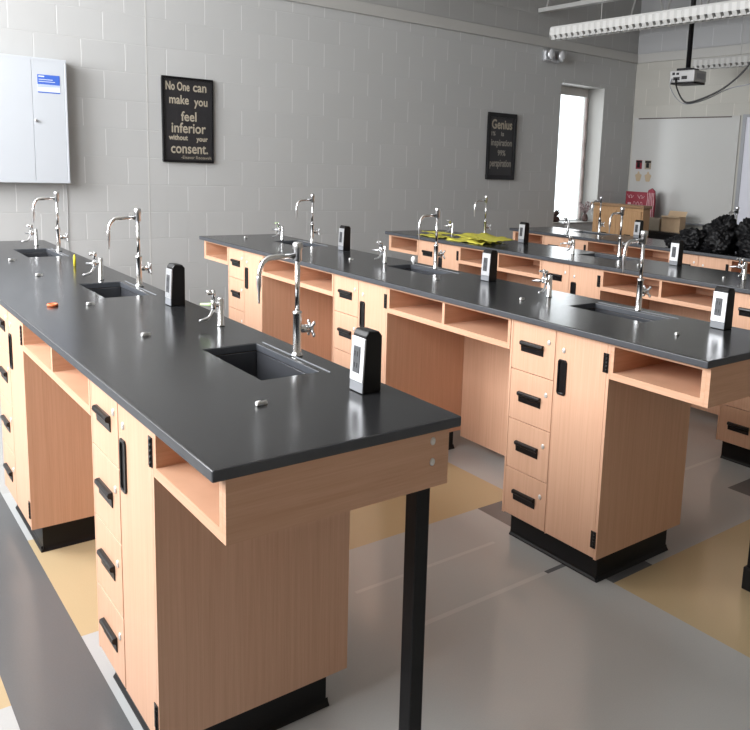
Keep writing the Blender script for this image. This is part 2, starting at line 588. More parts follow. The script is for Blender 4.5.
def worktop(b):
    t = thing('worktop', {1: 'long black worktop of the nearest bench, running from lower right to the far left',
                          2: 'long black worktop of the second bench, starting at right edge beside an outlet post',
                          3: 'black worktop of the third bench with yellow paper sheets on it',
                          4: 'black worktop of the farthest bench under the black heap'}[b], 'worktop', (X[b], YN, H), 'lab bench worktops')
    mb = MB()
    xl = [0, SXA, SXB, D]
    yl = [0] + [e for k in (3, 2, 1) for e in SINK[k]] + [L]
    holes = {(1, 1), (1, 3), (1, 5)}
    def cell(i, j):
        return 0 <= i < 3 and 0 <= j < 7 and (i, j) not in holes
    vt, idx = [], {}
    def vid(i, j, top):
        k = (i, j, top)
        if k not in idx:
            idx[k] = len(vt)
            vt.append((xl[i], yl[j], 0 if top else -TH))
        return idx[k]
    fs, sd = [], []
    for i in range(3):
        for j in range(7):
            if not cell(i, j):
                continue
            fs.append([vid(i, j, 1), vid(i + 1, j, 1), vid(i + 1, j + 1, 1), vid(i, j + 1, 1)])
            fs.append([vid(i, j, 0), vid(i, j + 1, 0), vid(i + 1, j + 1, 0), vid(i + 1, j, 0)])
            for (di, dj, e) in ((-1, 0, ((i, j), (i, j + 1))), (1, 0, ((i + 1, j), (i + 1, j + 1))), (0, -1, ((i, j), (i + 1, j))), (0, 1, ((i, j + 1), (i + 1, j + 1)))):
                if not cell(i + di, j + dj):
                    p, q = e
                    sd.append([vid(*p, 1), vid(*q, 1), vid(*q, 0), vid(*p, 0)])
    mb.add(vt, fs)
    mb.add(vt, sd, False, 1)
    mb.build('slab', [M['epoxy'], M['edge']], t, bevel=0.004, seg=3)
    for k in (3, 2, 1):
        if (b, k) in ((3, 3), (4, 3)):
            continue
        y0, y1 = SINK[k]
        s = MB()
        d, w = 0.19, 0.006
        s.box(SXA - w, SXB + w, y0 - w, y1 + w, -TH - d - w, -TH - d)
        s.box(SXA - w, SXA, y0 - w, y1 + w, -TH - d, -TH)
        s.box(SXB, SXB + w, y0 - w, y1 + w, -TH - d, -TH)
        s.box(SXA, SXB, y0 - w, y0, -TH - d, -TH)
        s.box(SXA, SXB, y1, y1 + w, -TH - d, -TH)
        so = thing('sink', SL[(b, k)], 'sink', (X[b], YN, H), 'black sinks in the worktops')
        s.build('basin', M['basin'], so, bevel=0.002)
        MB().lathe([(0.03, 0), (0.03, 0.004), (0.022, 0.006), (0.018, 0.003)], ((SXA + SXB) / 2, (y0 + y1) / 2, -TH - d)).build('drain', M['satin'], so)
        MB().box(SXB + 0.024, SXB + 0.027, y0 - 0.03, y1 + 0.0, -0.0005, 0.002).build('drip_lip', M['greyplastic'], t)
    return t


def pull_h(yc, zc):
    """black cup pull, 0.14 m wide"""
    m = MB()
    w, h = 0.072, 0.021
    prof = [(0, -h), (-0.004, -h), (-0.004, -h + 0.006), (-0.006, 0.002), (-0.016, 0.006), (-0.019, 0.011), (-0.017, h - 0.002), (-0.008, h), (0, h)]
    m.prism([(p[0] + O, p[1] + zc) for p in prof], 'y', yc - w, yc + w)
    return m


def make_cabinet(label, loc, first=True):
    """origin: bench front edge, near side of the cabinet, on the floor; y runs away from the camera"""
    wdt = 0.598
    t = thing('base_cabinet', label, 'cabinet', loc, 'drawer and door base cabinets')
    zt = H - TH
    b = MB()
    b.box(O + 0.014, 0.720, 0, 0.010, 0.101, zt)
    b.box(O + 0.014, 0.720, wdt - 0.010, wdt, 0.101, zt)
    b.box(0.702, 0.720, 0.010, wdt - 0.010, 0.101, zt)
    b.box(O + 0.014, 0.702, 0.010, wdt - 0.010, 0.101, 0.119)
    b.box(O + 0.014, O + 0.020, 0.010, wdt - 0.010, 0.119, zt)
    b.box(O, O + 0.014, 0, 0.014, 0.101, zt)
    b.box(O, O + 0.014, wdt - 0.012, wdt, 0.101, zt)
    b.box(O + 0.002, O + 0.014, 0.304, 0.309, 0.101, zt)
    b.build('body', M['wood'], t)
    k = MB()
    k.box(0.088, 0.650, 0.027, wdt - 0.02, 0, 0.101)
    kk = k.build('toe_kick', M['rubber'], t)
    c = MB()
    cp = [(0, 0), (0.012, 0), (0.010, 0.004), (0.003, 0.010), (0, 0.02)]
    c.prism([(0.027 - p[0], p[1]) for p in cp], 'x', 0.078, 0.658)
    c.prism([(0.088 - p[0], p[1]) for p in cp], 'y', 0.017, wdt - 0.02)
    c.build('cove_base', M['rubber'], kk)
    zs = [0.104, 0.2965, 0.4965, 0.6945, zt - 0.004]
    y0, y1 = 0.311, wdt - 0.0135
    for i in range(3, -1, -1):
        dr = MB().box(O, O + 0.013, y0, y1, zs[i] + 0.0015, zs[i + 1] - 0.0015).build('drawer', M['wood'], t, bevel=0.0008, seg=1)
        zc = zs[i + 1] - (0.093 if i == 3 else 0.101)
        pull_h(0.4525, zc).build('handle', M['plastic'], dr, bevel=0.0015)
        MB().lathe([(0.0100, 0.002), (0.0100, -0.0015), (0.0085, -0.004), (0.003, -0.004)], (O, 0.350, zc + 0.038), 'x', 14).build('lock', M['lockmetal'], dr)
    d = MB().box(O, O + 0.013, 0.0155, 0.3025, 0.1055, zt - 0.0055).build('door', M['wood'], t, bevel=0.0008, seg=1)
    # vertical recessed pull with rounded ends
    h = MB()
    yc, zc, hw, hh = 0.260, 0.718, 0.026, 0.066
    out = [(yc - hw, zc - hh + 0.008), (yc - hw + 0.008, zc - hh), (yc + hw - 0.008, zc - hh), (yc + hw, zc - hh + 0.008),
           (yc + hw, zc + hh - 0.008), (yc + hw - 0.008, zc + hh), (yc - hw + 0.008, zc + hh), (yc - hw, zc + hh - 0.008)]
    inn = [(yc + (p[0] - yc) * 0.68, zc + (p[1] - zc) * 0.88) for p in out]
    n = 8
    vsx = [(O - 0.006, *p) for p in out] + [(O - 0.006, *p) for p in inn] + [(O - 0.0012, *p) for p in inn] + [(O + 0.001, *p) for p in out]
    fsx = []
    for i in range(n):
        j = (i + 1) % n
        fsx += [(i, j, n + j, n + i), (n + i, n + j, 2 * n + j, 2 * n + i), (i, 3 * n + i, 3 * n + j, j)]
    fsx.append(list(range(2 * n, 3 * n)))
    h.add(vsx, fsx)
    h.build('handle', M['plastic'], d, bevel=0.001)
    MB().lathe([(0.0100, 0.002), (0.0100, -0.0015), (0.0085, -0.004), (0.003, -0.004)], (O, 0.258, 0.818), 'x', 14).build('lock', M['lockmetal'], d)
    for z0, z1 in ((0.782, 0.850), (0.142, 0.204)):
        hg = MB()
        hg.box(O - 0.003, O + 0.001, 0.006, 0.034, z0, z1)
        for q in range(5):
            a = z0 + (z1 - z0) * q / 5
            hg.lathe([(0.0045, 0.001), (0.0045, (z1 - z0) / 5 - 0.001)], (O - 0.003, 0.0155, a), 'z', 10)
        hg.build('hinge', M['plastic'], d)
    return t


def shelf_box(mb, y0, y1, div, zb=0.764, depth=0.50):
    zt = H - TH
    mb.box(O, depth, y0, y1, zb, zb + 0.024)
    mb.box(O, depth, y0, y1, zt - 0.012, zt)
    mb.box(O, depth, y0, y0 + 0.018, zb + 0.024, zt - 0.012)
    mb.box(O, depth, y1 - 0.018, y1, zb + 0.024, zt - 0.012)
    mb.box(depth - 0.012, depth, y0 + 0.018, y1 - 0.018, zb + 0.024, zt - 0.012)
    for d in div:
        mb.box(O, depth - 0.012, d - 0.010, d + 0.010, zb + 0.024, zt - 0.012)


def knee_shelf(b, y0, y1, label):
    t = thing('knee_space_shelf', label, 'shelf', (X[b], YN, 0), 'open shelves over the knee spaces')
    m = MB()
    shelf_box(m, y0 + 0.001, y1 - 0.001, [(y0 + y1) / 2])
    m.build('open_shelf', M['wood_h'], t)
    MB().box(0.690, 0.708, y0 + 0.001, y1 - 0.001, 0.068, H - TH).build('back_panel', M['wood'], t)
    return t


def end_shelf(b, y0, y1, near, label):
    t = thing('end_shelf', label, 'shelf', (X[b], YN, 0), 'overhanging end shelves of the benches')
    m = MB()
    shelf_box(m, y0 + 0.001, y1 - (0.02 if not near else 0.001), []) if not near else shelf_box(m, y0 + 0.0185, y1 - 0.001, [])
    m.build('open_shelf', M['wood_h'], t)
    if near:
        p = MB().box(O, 0.733, y0, y0 + 0.018, 0.764, H - TH)
        yl = y0 + 0.019
    else:
        p = MB().box(O, 0.733, y1 - 0.018, y1, 0.764, H - TH)
        yl = y1 - 0.019 - 0.052
    pp = p.build('end_panel', M['wood_h'], t)
    if near:
        for z in (0.870, 0.823):
            MB().lathe([(0.009, 0), (0.009, -0.002), (0.005, -0.005)], (0.672, y0, z), 'y', 14).build('bolt', M['lockmetal'], pp)
    lg = MB().box(0.637, 0.687, yl, yl + 0.052, 0.0, H - TH).build('leg', M['black'], t, bevel=0.003)
    MB().box(0.626, 0.698, yl - 0.011, yl + 0.063, 0.0, 0.085).build('leg_shoe', M['rubber'], lg, bevel=0.004)
    return t


CABL = {
    (1, 3): 'wood cabinet at the near end of nearest bench, largest in the picture',
    (1, 2): 'wood cabinet of nearest bench cut off by the left picture edge',
    (2, 3): 'wood cabinet at the near end of second bench, front and side fully shown',
    (2, 2): 'middle wood cabinet of second bench, behind the nearest outlet post',
    (2, 1): 'far wood cabinet of second bench, nearest the block wall',
    (3, 3): 'wood cabinet of third bench at the right picture edge',
    (3, 2): 'middle wood cabinet of third bench, behind a gas tap of the second bench',
    (3, 1): 'far wood cabinet of third bench below the yellow paper',
    (4, 2): 'wood cabinet of farthest bench below the black heap',
    (4, 1): 'far wood cabinet of farthest bench, nearest the window',
}
proto = None
for (b, k), lab in CABL.items():
    loc = (X[b], YN + CB[k][0], 0)
    if proto is None:
        proto = make_cabinet(lab, loc)
    else:
        dup(proto, loc, lab)
for b in X:
    worktop(b)
C1, C2, C3 = CB[1], CB[2], CB[3]
EPS = 0.602
knee_shelf(1, C3[0] + EPS, C2[0], 'open wood shelf of nearest bench at left, above its knee space')
knee_shelf(2, C3[0] + EPS, C2[0], 'open wood shelf of second bench between its near and middle cabinets')
knee_shelf(2, C2[0] + EPS, C1[0], 'open wood shelf of second bench behind the large near faucet')
knee_shelf(3, C3[0] + EPS, C2[0], 'open wood shelf of third bench behind the faucet of the second bench')
knee_shelf(3, C2[0] + EPS, C1[0], 'open wood shelf of third bench right below the yellow paper')
knee_shelf(4, C3[0] + EPS, C2[0], 'open wood shelf of farthest bench at the right picture edge')
knee_shelf(4, C2[0] + EPS, C1[0], 'open wood shelf of farthest bench below the oak cupboard')
end_shelf(1, 0.005, C3[0], True, 'open end shelf of nearest bench with black steel leg, in the foreground')
end_shelf(2, 0.005, C3[0], True, 'open end shelf of second bench at the right, beside its near cabinet')
end_shelf(2, C1[0] + EPS, L - 0.03, False, 'small open end shelf at the far end of second bench')
end_shelf(3, C1[0] + EPS, L - 0.03, False, 'small open end shelf at the far end of third bench')
end_shelf(4, C1[0] + EPS, L - 0.03, False, 'small open end shelf at the far end of farthest bench')


# ---------------------------------------------------------------- taps, gas turrets, outlet posts
def make_faucet(label, loc):
    t = thing('gooseneck_faucet', label, 'faucet', loc, 'lab faucets')
    MB().lathe([(0.022, 0), (0.022, 0.004), (0.017, 0.009), (0.0155, 0.012), (0.0155, 0.118), (0.0175, 0.120), (0.0175, 0.126), (0.010, 0.130)], (0, 0, 0)).build('base_column', M['chrome'], t)
    MB().tube([(0, 0, 0.128), (0, 0, 0.268)], 0.0088).build('riser', M['chrome'], t)
    MB().lathe([(0.009, 0), (0.015, 0.003), (0.015, 0.032), (0.0185, 0.036), (0.0185, 0.050), (0.015, 0.054), (0.004, 0.055)], (0, 0, 0.266)).build('vacuum_breaker', M['satin'], t)
    pts = [(0.0, 0, 0.283), (-0.09, 0, 0.281)]
    for i in range(1, 8):
        a = i / 7 * PI / 2
        pts.append((-0.105 - 0.050 * math.sin(a), 0, 0.231 + 0.050 * math.cos(a)))
    pts.append((-0.156, 0, 0.222))
    sp = MB().tube(pts, 0.0078).build('spout', M['chrome'], t)
    MB().lathe([(0.0078, 0.04), (0.0088, 0.036), (0.0088, 0.012), (0.007, 0.008), (0.006, 0.0), (0.0048, -0.004), (0.0038, -0.030), (0.003, -0.034)], (-0.156, 0, 0.192)).build('serrated_nozzle', M['satin'], sp)
    v = MB()
    v.tube([(0.005, 0, 0.077), (0.045, -0.004, 0.075)], 0.0115)
    v.lathe([(0.0115, -0.006), (0.0115, 0.006)], (0.040, -0.003, 0.076), 'x', 14)
    v.lathe([(0.006, 0), (0.006, 0.02)], (0.012, 0, 0.1), 'z', 10)
    vo = v.build('valve_body', M['chrome'], t)
    hd = MB()
    for k in range(4):
        a = PI / 4 + k * PI / 2
        dy, dz = math.cos(a), math.sin(a)
        hd.tube([(0.056, -0.004, 0.075), (0.058, -0.004 + 0.026 * dy, 0.075 + 0.024 * dz)], [0.006, 0.0048], 10)
        hd.lathe([(0.002, -0.005), (0.0062, -0.003), (0.0062, 0.003), (0.002, 0.005)], (0.058, -0.004 + 0.026 * dy, 0.075 + 0.024 * dz), 'x', 10)
    hd.lathe([(0.010, -0.012), (0.010, 0.006), (0.006, 0.009)], (0.056, -0.004, 0.075), 'x', 14)
    hd.build('cross_handle', M['satin'], vo)
    return t


def make_gas(label, loc):
    t = thing('gas_turret', label, 'gas tap', loc, 'lab gas taps')
    MB().lathe([(0.017, 0), (0.017, 0.004), (0.0135, 0.008), (0.0135, 0.090), (0.012, 0.094), (0.004, 0.095)], (0, 0, 0)).build('post', M['chrome'], t)
    for sgn in (1, -1):
        a = MB()
        dx, dy = (-0.55, 0.83) if sgn > 0 else (-0.97, -0.12)
        a.tube([(0, 0, 0.070), (dx * 0.042, dy * 0.042, 0.070)], 0.0075, 12)
        a.lathe([(0.009, -0.012), (0.0105, -0.006), (0.0105, 0.010), (0.009, 0.014)], (dx * 0.036, dy * 0.036, 0.070), 'z', 14)
        ao = a.build('valve_arm', M['chrome'], t)
        n = MB()
        if sgn > 0:
            n.tube([(dx * 0.04, dy * 0.04, 0.068), (dx * 0.055, dy * 0.055, 0.066), (dx * 0.060, dy * 0.060, 0.066), (dx * 0.065, dy * 0.065, 0.066), (dx * 0.10, dy * 0.10, 0.064)], [0.006, 0.006, 0.0068, 0.005, 0.0035], 10)
        else:
            n.tube([(dx * 0.03, dy * 0.03, 0.066), (dx * 0.055, dy * 0.055, 0.036), (dx * 0.062, dy * 0.062, 0.031), (dx * 0.085, dy * 0.085, 0.027), (dx * 0.105, dy * 0.105, 0.026)], [0.006, 0.0055, 0.006, 0.0048, 0.0032], 10)
        n.build('hose_nozzle', M['satin'], ao)
        h = MB()
        hx, hy = dx * 0.036, dy * 0.036
        h.lathe([(0.0065, 0.010), (0.0065, 0.030), (0.0085, 0.032), (0.0085, 0.044), (0.005, 0.047)], (hx, hy, 0.070), 'z', 12)
        h.tube([(hx, hy, 0.109), (hx - 0.030, hy + 0.006 * sgn, 0.111)], [0.006, 0.005], 10)
        h.build('lever', M['chrome'], ao)
    return t


def make_outlet(label, loc):
    """black pedestal, pale faceplate towards -x"""
    t = thing('outlet_pedestal', label, 'outlet', loc, 'worktop outlet pedestals')
    dx, dy, h = 0.036, 0.036, 0.152
    b = MB()
    prof = [(-dx, 0), (-dx + 0.010, h - 0.012), (-dx + 0.020, h), (dx - 0.012, h - 0.003), (dx, h - 0.014), (dx, 0)]
    b.prism(prof, 'y', -dy, dy)
    bo = b.build('housing', M['plastic'], t, bevel=0.004, seg=3)
    def face(u0, u1, z0, z1, out, m, name, par, bev=0.001):
        def fx(z):
            return -dx + 0.010 * z / (h - 0.012)
        q = MB()
        vv = [(fx(z) - o, u, z) for o in (out, -0.002) for (u, z) in ((u0, z0), (u1, z0), (u1, z1), (u0, z1))]
        q.add(vv, [(0, 1, 2, 3), (7, 6, 5, 4), (0, 4, 5, 1), (1, 5, 6, 2), (2, 6, 7, 3), (3, 7, 4, 0)])
        return q.build(name, m, par, bevel=bev)
    face(-dy + 0.001, dy - 0.001, 0.002, 0.026, 0.002, M['greyplastic'], 'base_band', t)
    fp = face(-dy + 0.001, dy - 0.001, 0.027, h - 0.018, 0.004, M['plate'], 'faceplate', t)
    face(-0.014, 0.020, 0.048, h - 0.040, 0.006, M['receptacle'], 'receptacle', fp)
    for z0 in (0.060, 0.088):
        for u in (-0.004, 0.009):
            face(u, u + 0.003, z0, z0 + 0.012, 0.0068, M['recess'], 'slot', fp, 0)
    MB().lathe([(0.003, 0.002), (0.003, -0.001)], (-dx - 0.002, 0.0, 0.036), 'x', 8).build('screw', M['satin'], fp)
    return t


FL = {
    (1, 1, 0.705, 0.812): 'tall chrome faucet at the near sink of nearest bench, largest faucet',
    (1, 2, 0.703, 2.465): 'chrome faucet at the middle sink of nearest bench',
    (1, 3, 0.700, 4.085): 'chrome faucet at the far sink of nearest bench, under the white wall cabinet',
    (2, 1, 0.695, 0.800): 'chrome faucet at the near sink of second bench',
    (2, 2, 0.690, 2.420): 'chrome faucet at the middle sink of second bench',
    (2, 3, 0.690, 4.040): 'chrome faucet at the far sink of second bench, against the block wall',
    (3, 2, 0.660, 2.405): 'chrome faucet at the middle sink of third bench',
    (3, 3, 0.700, 4.060): 'chrome faucet behind the yellow paper on third bench',
    (4, 3, 0.690, 4.060): 'chrome faucet in front of the oak cupboard on farthest bench',
    (4, 2, 0.700, 2.440): 'chrome faucet among the black heap at the right',
}
fp_ = None
for (b, k, dx, dy), lab in FL.items():
    loc = (X[b] + dx, YN + dy, H)
    if fp_ is None:
        fp_ = make_faucet(lab, loc)
    else:
        dup(fp_, loc, lab)
GL = {
    (1, 0.672, 1.387): 'chrome gas tap with pale green levers beside the near sink of nearest bench',
    (1, 0.590, 2.76): 'chrome gas tap beside the middle sink of nearest bench',
    (1, 0.640, 4.47): 'chrome gas tap left of the far faucet of nearest bench',
    (2, 0.560, 1.29): 'chrome gas tap at the near part of second bench, before the third bench',
    (2, 0.530, 2.79): 'chrome gas tap beside the middle sink of second bench',
    (2, 0.560, 4.33): 'chrome gas tap with green lever near the far end of second bench',
    (3, 0.420, 1.19): 'chrome gas tap on third bench at the right picture edge',
    (3, 0.420, 2.70): 'chrome gas tap beside the middle sink of third bench',
    (3, 0.500, 4.33): 'chrome gas tap behind the yellow paper on third bench',
    (4, 0.500, 4.36): 'chrome gas tap on farthest bench in front of the window',
}
gp_ = None
for (b, dx, dy), lab in GL.items():
    loc = (X[b] + dx, YN + dy, H)
    if gp_ is None:
        gp_ = make_gas(lab, loc)
        g0 = gp_
    else:
        g = dup(gp_, loc, lab)
        if b == 2 and dy > 4:
            green_far = g
# green levers of two taps
for root in (g0, green_far):
    for ch in root.children:
        for s in ch.children:
            if s.name.startswith('lever') and root is green_far or s.name.startswith('hose_nozzle') and root is g0:
                s.data = s.data.copy()
                s.data.materials[0] = M['green']
                s['label'] = 'pale green ' + s.name.split('.')[0].replace('_', ' ')
                break
        else:
            continue
        break
OL = {
    (1, 0.676, 0.340): 'outlet post on the near end of nearest bench, largest outlet',
    (1, 0.680, 1.905): 'outlet post on nearest bench past the near sink, dark side showing',
    (2, 0.680, 0.335): 'outlet post at the right end of second bench, bright faceplate',
    (2, 0.660, 1.870): 'outlet post in the middle of second bench',
    (2, 0.680, 3.530): 'outlet post near the far sink of second bench, against the wall',
    (3, 0.670, 1.880): 'outlet post on third bench in front of the black heap',
    (3, 0.690, 3.520): 'outlet post on third bench just right of the yellow paper',
    (4, 0.640, 3.500): 'outlet post on farthest bench in front of the oak cupboard',
}
op_ = None
for (b, dx, dy), lab in OL.items():
    loc = (X[b] + dx, YN + dy, H)
    if op_ is None:
        op_ = make_outlet(lab, loc)
    else:
        dup(op_, loc, lab)

# ---------------------------------------------------------------- small things on the worktops
CH = {
    (1, 0.322, 0.369): 'white plug on nearest bench between near sink and bench end',
    (1, 0.333, 1.348): 'white plug on nearest bench level with the near gas tap',
    (1, 0.327, 2.057): 'white plug on nearest bench right of the orange lid',
    (1, 0.322, 3.014): 'white plug on nearest bench behind the orange lid',
    (1, 0.314, 3.688): 'white plug on nearest bench in front of the far sink',
    (2, 0.331, 0.344): 'white plug at the right end of second bench',
    (2, 0.332, 1.283): 'white plug on second bench in front of the near gas tap',
    (2, 0.355, 2.017): 'white plug on second bench in front of the middle sink',
    (2, 0.379, 2.998): 'white plug on second bench in front of the far outlet post',
    (2, 0.325, 4.556): 'white plug at the far left end of second bench',
    (3, 0.323, 1.283): 'white plug on third bench left of the right-edge gas tap',
    (3, 0.316, 1.974): 'white plug on third bench in front of its middle faucet',
}
plug = None
for (b, dx, dy), lab in CH.items():
    loc = (X[b] + dx, YN + dy, H)
    if plug is None:
        m = MB()
        m.tube([(-0.018, -0.004, 0.006), (-0.004, -0.001, 0.006), (-0.002, 0.0, 0.005), (0.020, 0.004, 0.005)], [0.0055, 0.006, 0.004, 0.004], 10)
        m.lathe([(0.008, 0), (0.008, 0.004), (0.004, 0.006)], (0.016, 0.006, 0), 'z', 10)
        plug = tag(m.build('rod_plug', M['white'], loc=loc), lab, 'plug', 'small white plugs on the worktops')
    else:
        o = plug.copy()
        col.objects.link(o)
        o.location = P(*loc)
        o['label'] = lab
m = MB().lathe([(0.007, 0), (0.007, 0.008), (0.013, 0.012), (0.0195, 0.022), (0.0195, 0.030), (0.013, 0.041), (0.004, 0.044)], (0, 0, 0), 'z', 18)
tag(m.build('white_knob', M['white'], loc=(X[2] + 0.69, YN + 2.66, H)), 'round white knob standing behind the middle sink of second bench', 'knob')
m = MB().lathe([(0.020, 0), (0.024, 0.001), (0.0245, 0.007), (0.022, 0.009), (0.018, 0.0085), (0.017, 0.004), (0.003, 0.004)], (0, 0, 0), 'z', 20)
tag(m.build('plastic_lid', M['orange'], loc=(X[1] + 0.17, YN + 2.10, H)), 'small orange round lid lying on nearest bench', 'lid')
m = MB().lathe([(0.008, 0), (0.008, 0.044), (0.004, 0.052), (0.002, 0.056)], (0, 0, 0), 'z', 10)
tag(m.build('yellow_peg', M['yellow'], loc=(X[1] + 0.603, YN + 3.33, H)), 'thin yellow peg standing upright on nearest bench', 'peg')


def sheet(dx0, dx1, dy0, dy1, z, seed, lab, curl=0.02):
    random.seed(seed)
    m = MB()
    n = 12
    vt = []
    ang = random.uniform(-0.25, 0.25)
    for j in range(n + 1):
        for i in range(n + 1):
            u, v = i / n, j / n
            x = (u - 0.5) * (dx1 - dx0)
            y = (v - 0.5) * (dy1 - dy0)
            xr, yr = x * math.cos(ang) - y * math.sin(ang), x * math.sin(ang) + y * math.cos(ang)
            zz = abs(noise.noise(Vector((u * 3.2 + seed, v * 3.2, seed)))) * curl + 0.0008
            vt.append((xr, yr, zz))
    fs = [(j * (n + 1) + i, j * (n + 1) + i + 1, (j + 1) * (n + 1) + i + 1, (j + 1) * (n + 1) + i) for j in range(n) for i in range(n)]
    m.add(vt, fs, True)
    o = m.build('paper_sheet', M['paper'], loc=(X[3] + (dx0 + dx1) / 2, YN + (dy0 + dy1) / 2, H + z))
    so = o.modifiers.new('thickness', 'SOLIDIFY')
    so.thickness = 0.0012
    so.offset = 1
    return tag(o, lab, 'paper', 'yellow paper sheets on the third bench')


sheet(0.08, 0.28, 4.04, 4.40, 0.0, 3, 'yellow paper sheet at the left of the paper pile on third bench')
sheet(0.24, 0.42, 4.20, 4.52, 0.014, 9, 'yellow paper sheet lying near the back of third bench, beside the gas tap', 0.012)
sheet(0.08, 0.40, 3.48, 3.95, 0.0, 5, 'largest yellow paper sheet in the middle of the pile on third bench', 0.035)
sheet(0.26, 0.62, 3.62, 4.08, 0.02, 12, 'yellow paper sheet overlapping the sink of third bench', 0.035)
sheet(0.12, 0.45, 3.40, 3.72, 0.028, 15, 'yellow paper sheet at the right of the pile, toward the outlet post', 0.02)


# ---------------------------------------------------------------- black heap and boxes
def lump(name, c, r, seed, m, lab, cat, group=None):
    bm = bmesh.new()
    bmesh.ops.create_icosphere(bm, subdivisions=5, radius=1)
    for v in bm.verts:
        p = v.co.copy()
        d = 1 - 0.07 * abs(noise.noise(p * 15 + Vector((seed, 0, seed)))) + 0.34 * noise.noise(p * 1.7 + Vector((seed, 0, 0))) + 0.36 * abs(noise.noise(p * 3.6 + Vector((0, seed, 0)))) - 0.26 * abs(noise.noise(p * 7.5 + Vector((seed, seed, 0))))
        q = p * d
        q = Vector((q.x * r[0], q.y * r[1], (q.z + 0.75) / 1.75 * r[2]))
        if q.z < 0:
            q.z = 0.0
        v.co = q
    zmax = max(v.co.z for v in bm.verts)
    for v in bm.verts:
        v.co.z *= r[2] / zmax
    mb = MB()
    bm.verts.ensure_lookup_table()
    mb.add([tuple(v.co) for v in bm.verts], [[v.index for v in f.verts] for f in bm.faces], True)
    bm.free()
    return tag(mb.build(name, m, loc=c), lab, cat, group)


g = 'black bags heaped on the farthest bench'
b4 = X[4]
for (dx, y, rx, ry, hh, sd_, lab) in (
        (0.15, 3.58, 0.12, 0.12, 0.100, 1.3, 'low black bag at the left end of the heap on farthest bench'),
        (0.42, 3.60, 0.16, 0.15, 0.150, 4.1, 'black bag at the back left of the heap, before the whiteboard'),
        (0.14, 3.42, 0.13, 0.13, 0.165, 7.7, 'black bag at the front of the heap, left of its middle'),
        (0.36, 3.28, 0.17, 0.15, 0.275, 2.9, 'tallest black bag in the middle of the heap on farthest bench'),
        (0.13, 3.17, 0.13, 0.13, 0.200, 6.6, 'black bag at the front of the heap, right of its middle'),
        (0.36, 2.99, 0.17, 0.14, 0.265, 9.2, 'tall black bag beside the faucet at the right picture edge'),
        (0.16, 2.84, 0.14, 0.16, 0.150, 5.5, 'low black bag at the right picture edge behind the gas tap')):
    lump('black_bag', (b4 + dx, y, H + 0.0008), (rx, ry, hh), sd_, M['bag'], lab, 'bag', g)

# counter along the right wall, black
t = thing('wall_counter', 'black counter along the right wall under the whiteboard', 'counter', (9.75, 3.2, 0))
MB().box(0.03, 0.70, 0.03, 3.57, 0.08, 0.80).build('cabinet_base', M['black'], t)
MB().box(0.0, 0.70, 0.0, 3.60, 0.80, 0.832).build('counter_top', M['epoxy'], t, bevel=0.003)
MB().box(0.08, 0.66, 0.06, 3.54, 0.0, 0.08).build('plinth', M['rubber'], t)


def carton(loc, sx, sy, sz, m, lab, flaps):
    t = thing('cardboard_box', lab, 'box', loc, 'cardboard boxes on the right wall counter')
    b = MB()
    w = 0.004
    b.box(0, sx, 0, sy, 0, w)
    b.box(0, w, 0, sy, w, sz)
    b.box(sx - w, sx, 0, sy, w, sz)
    b.box(w, sx - w, 0, w, w, sz)
    b.box(w, sx - w, sy - w, sy, w, sz)
    b.build('carton', m, t)
    for k, (x0, z0, x1, z1) in enumerate(flaps):
        f = MB()
        f.prism([(x0, z0), (x1, z1), (x1 + 0.003, z1 + 0.003), (x0 + 0.003, z0 + 0.003)], 'y', 0.005, sy - 0.005)
        f.build('flap', m, t)
    return t


carton((9.88, 5.82, 0.832), 0.14, 0.28, 0.130, M['card2'], 'grey brown cardboard box next to the oak cupboard', [(0.14, 0.13, 0.19, 0.10)])
carton((9.88, 5.50, 0.832), 0.14, 0.29, 0.168, M['card'], 'tan cardboard box with open flaps in front of the whiteboard', [(0.0, 0.168, -0.05, 0.155), (0.14, 0.168, 0.18, 0.22)])
t = thing('red_box', 'small red box with a white front at the right picture edge', 'box', (9.9, 4.42, 0.832))
MB().box(0, 0.10, 0, 0.22, 0, 0.12).build('carton', M['red'], t, bevel=0.003)
m = MB()
m.prism([(0.03, 0.005), (0.11, 0.005), (0.09, 0.05), (0.08, 0.105), (0.06, 0.105), (0.05, 0.05)], 'x', -0.002, 0.0)
m.build('white_print', M['pink'], t)

# oak cupboard
t = thing('oak_cupboard', 'oak cupboard standing behind the farthest bench near the window', 'cupboard', (9.0, 5.50, 0))
b = MB()
b.box(0.0, 0.15, 0.0, 0.80, 0.08, 1.09)
b.build('body', M['oak'], t)
MB().box(-0.03, 0.17, -0.02, 0.84, 1.09, 1.122).build('top', wood('brown_top', (0.22, 0.13, 0.07), (0.32, 0.2, 0.11), scale=(60, 3, 60)), t, bevel=0.004)
MB().box(0.03, 0.13, 0.03, 0.77, 0, 0.08).build('plinth', M['oak'], t)
for (y0, y1) in ((0.02, 0.41), (0.415, 0.80)):
    d = MB()
    d.box(-0.018, -0.001, y0, y0 + 0.06, 0.12, 1.06)
    d.box(-0.018, -0.001, y1 - 0.06, y1, 0.12, 1.06)
    d.box(-0.018, -0.001, y0 + 0.06, y1 - 0.06, 0.12, 0.19)
    d.box(-0.018, -0.001, y0 + 0.06, y1 - 0.06, 0.99, 1.06)
    d.box(-0.010, -0.001, y0 + 0.06, y1 - 0.06, 0.19, 0.99)
    dd = d.build('door', M['oak'], t, bevel=0.002)
    MB().box(-0.026, -0.018, (y0 + y1) / 2 - 0.05, (y0 + y1) / 2 + 0.05, 0.80, 0.812).build('handle', M['plastic'], dd)

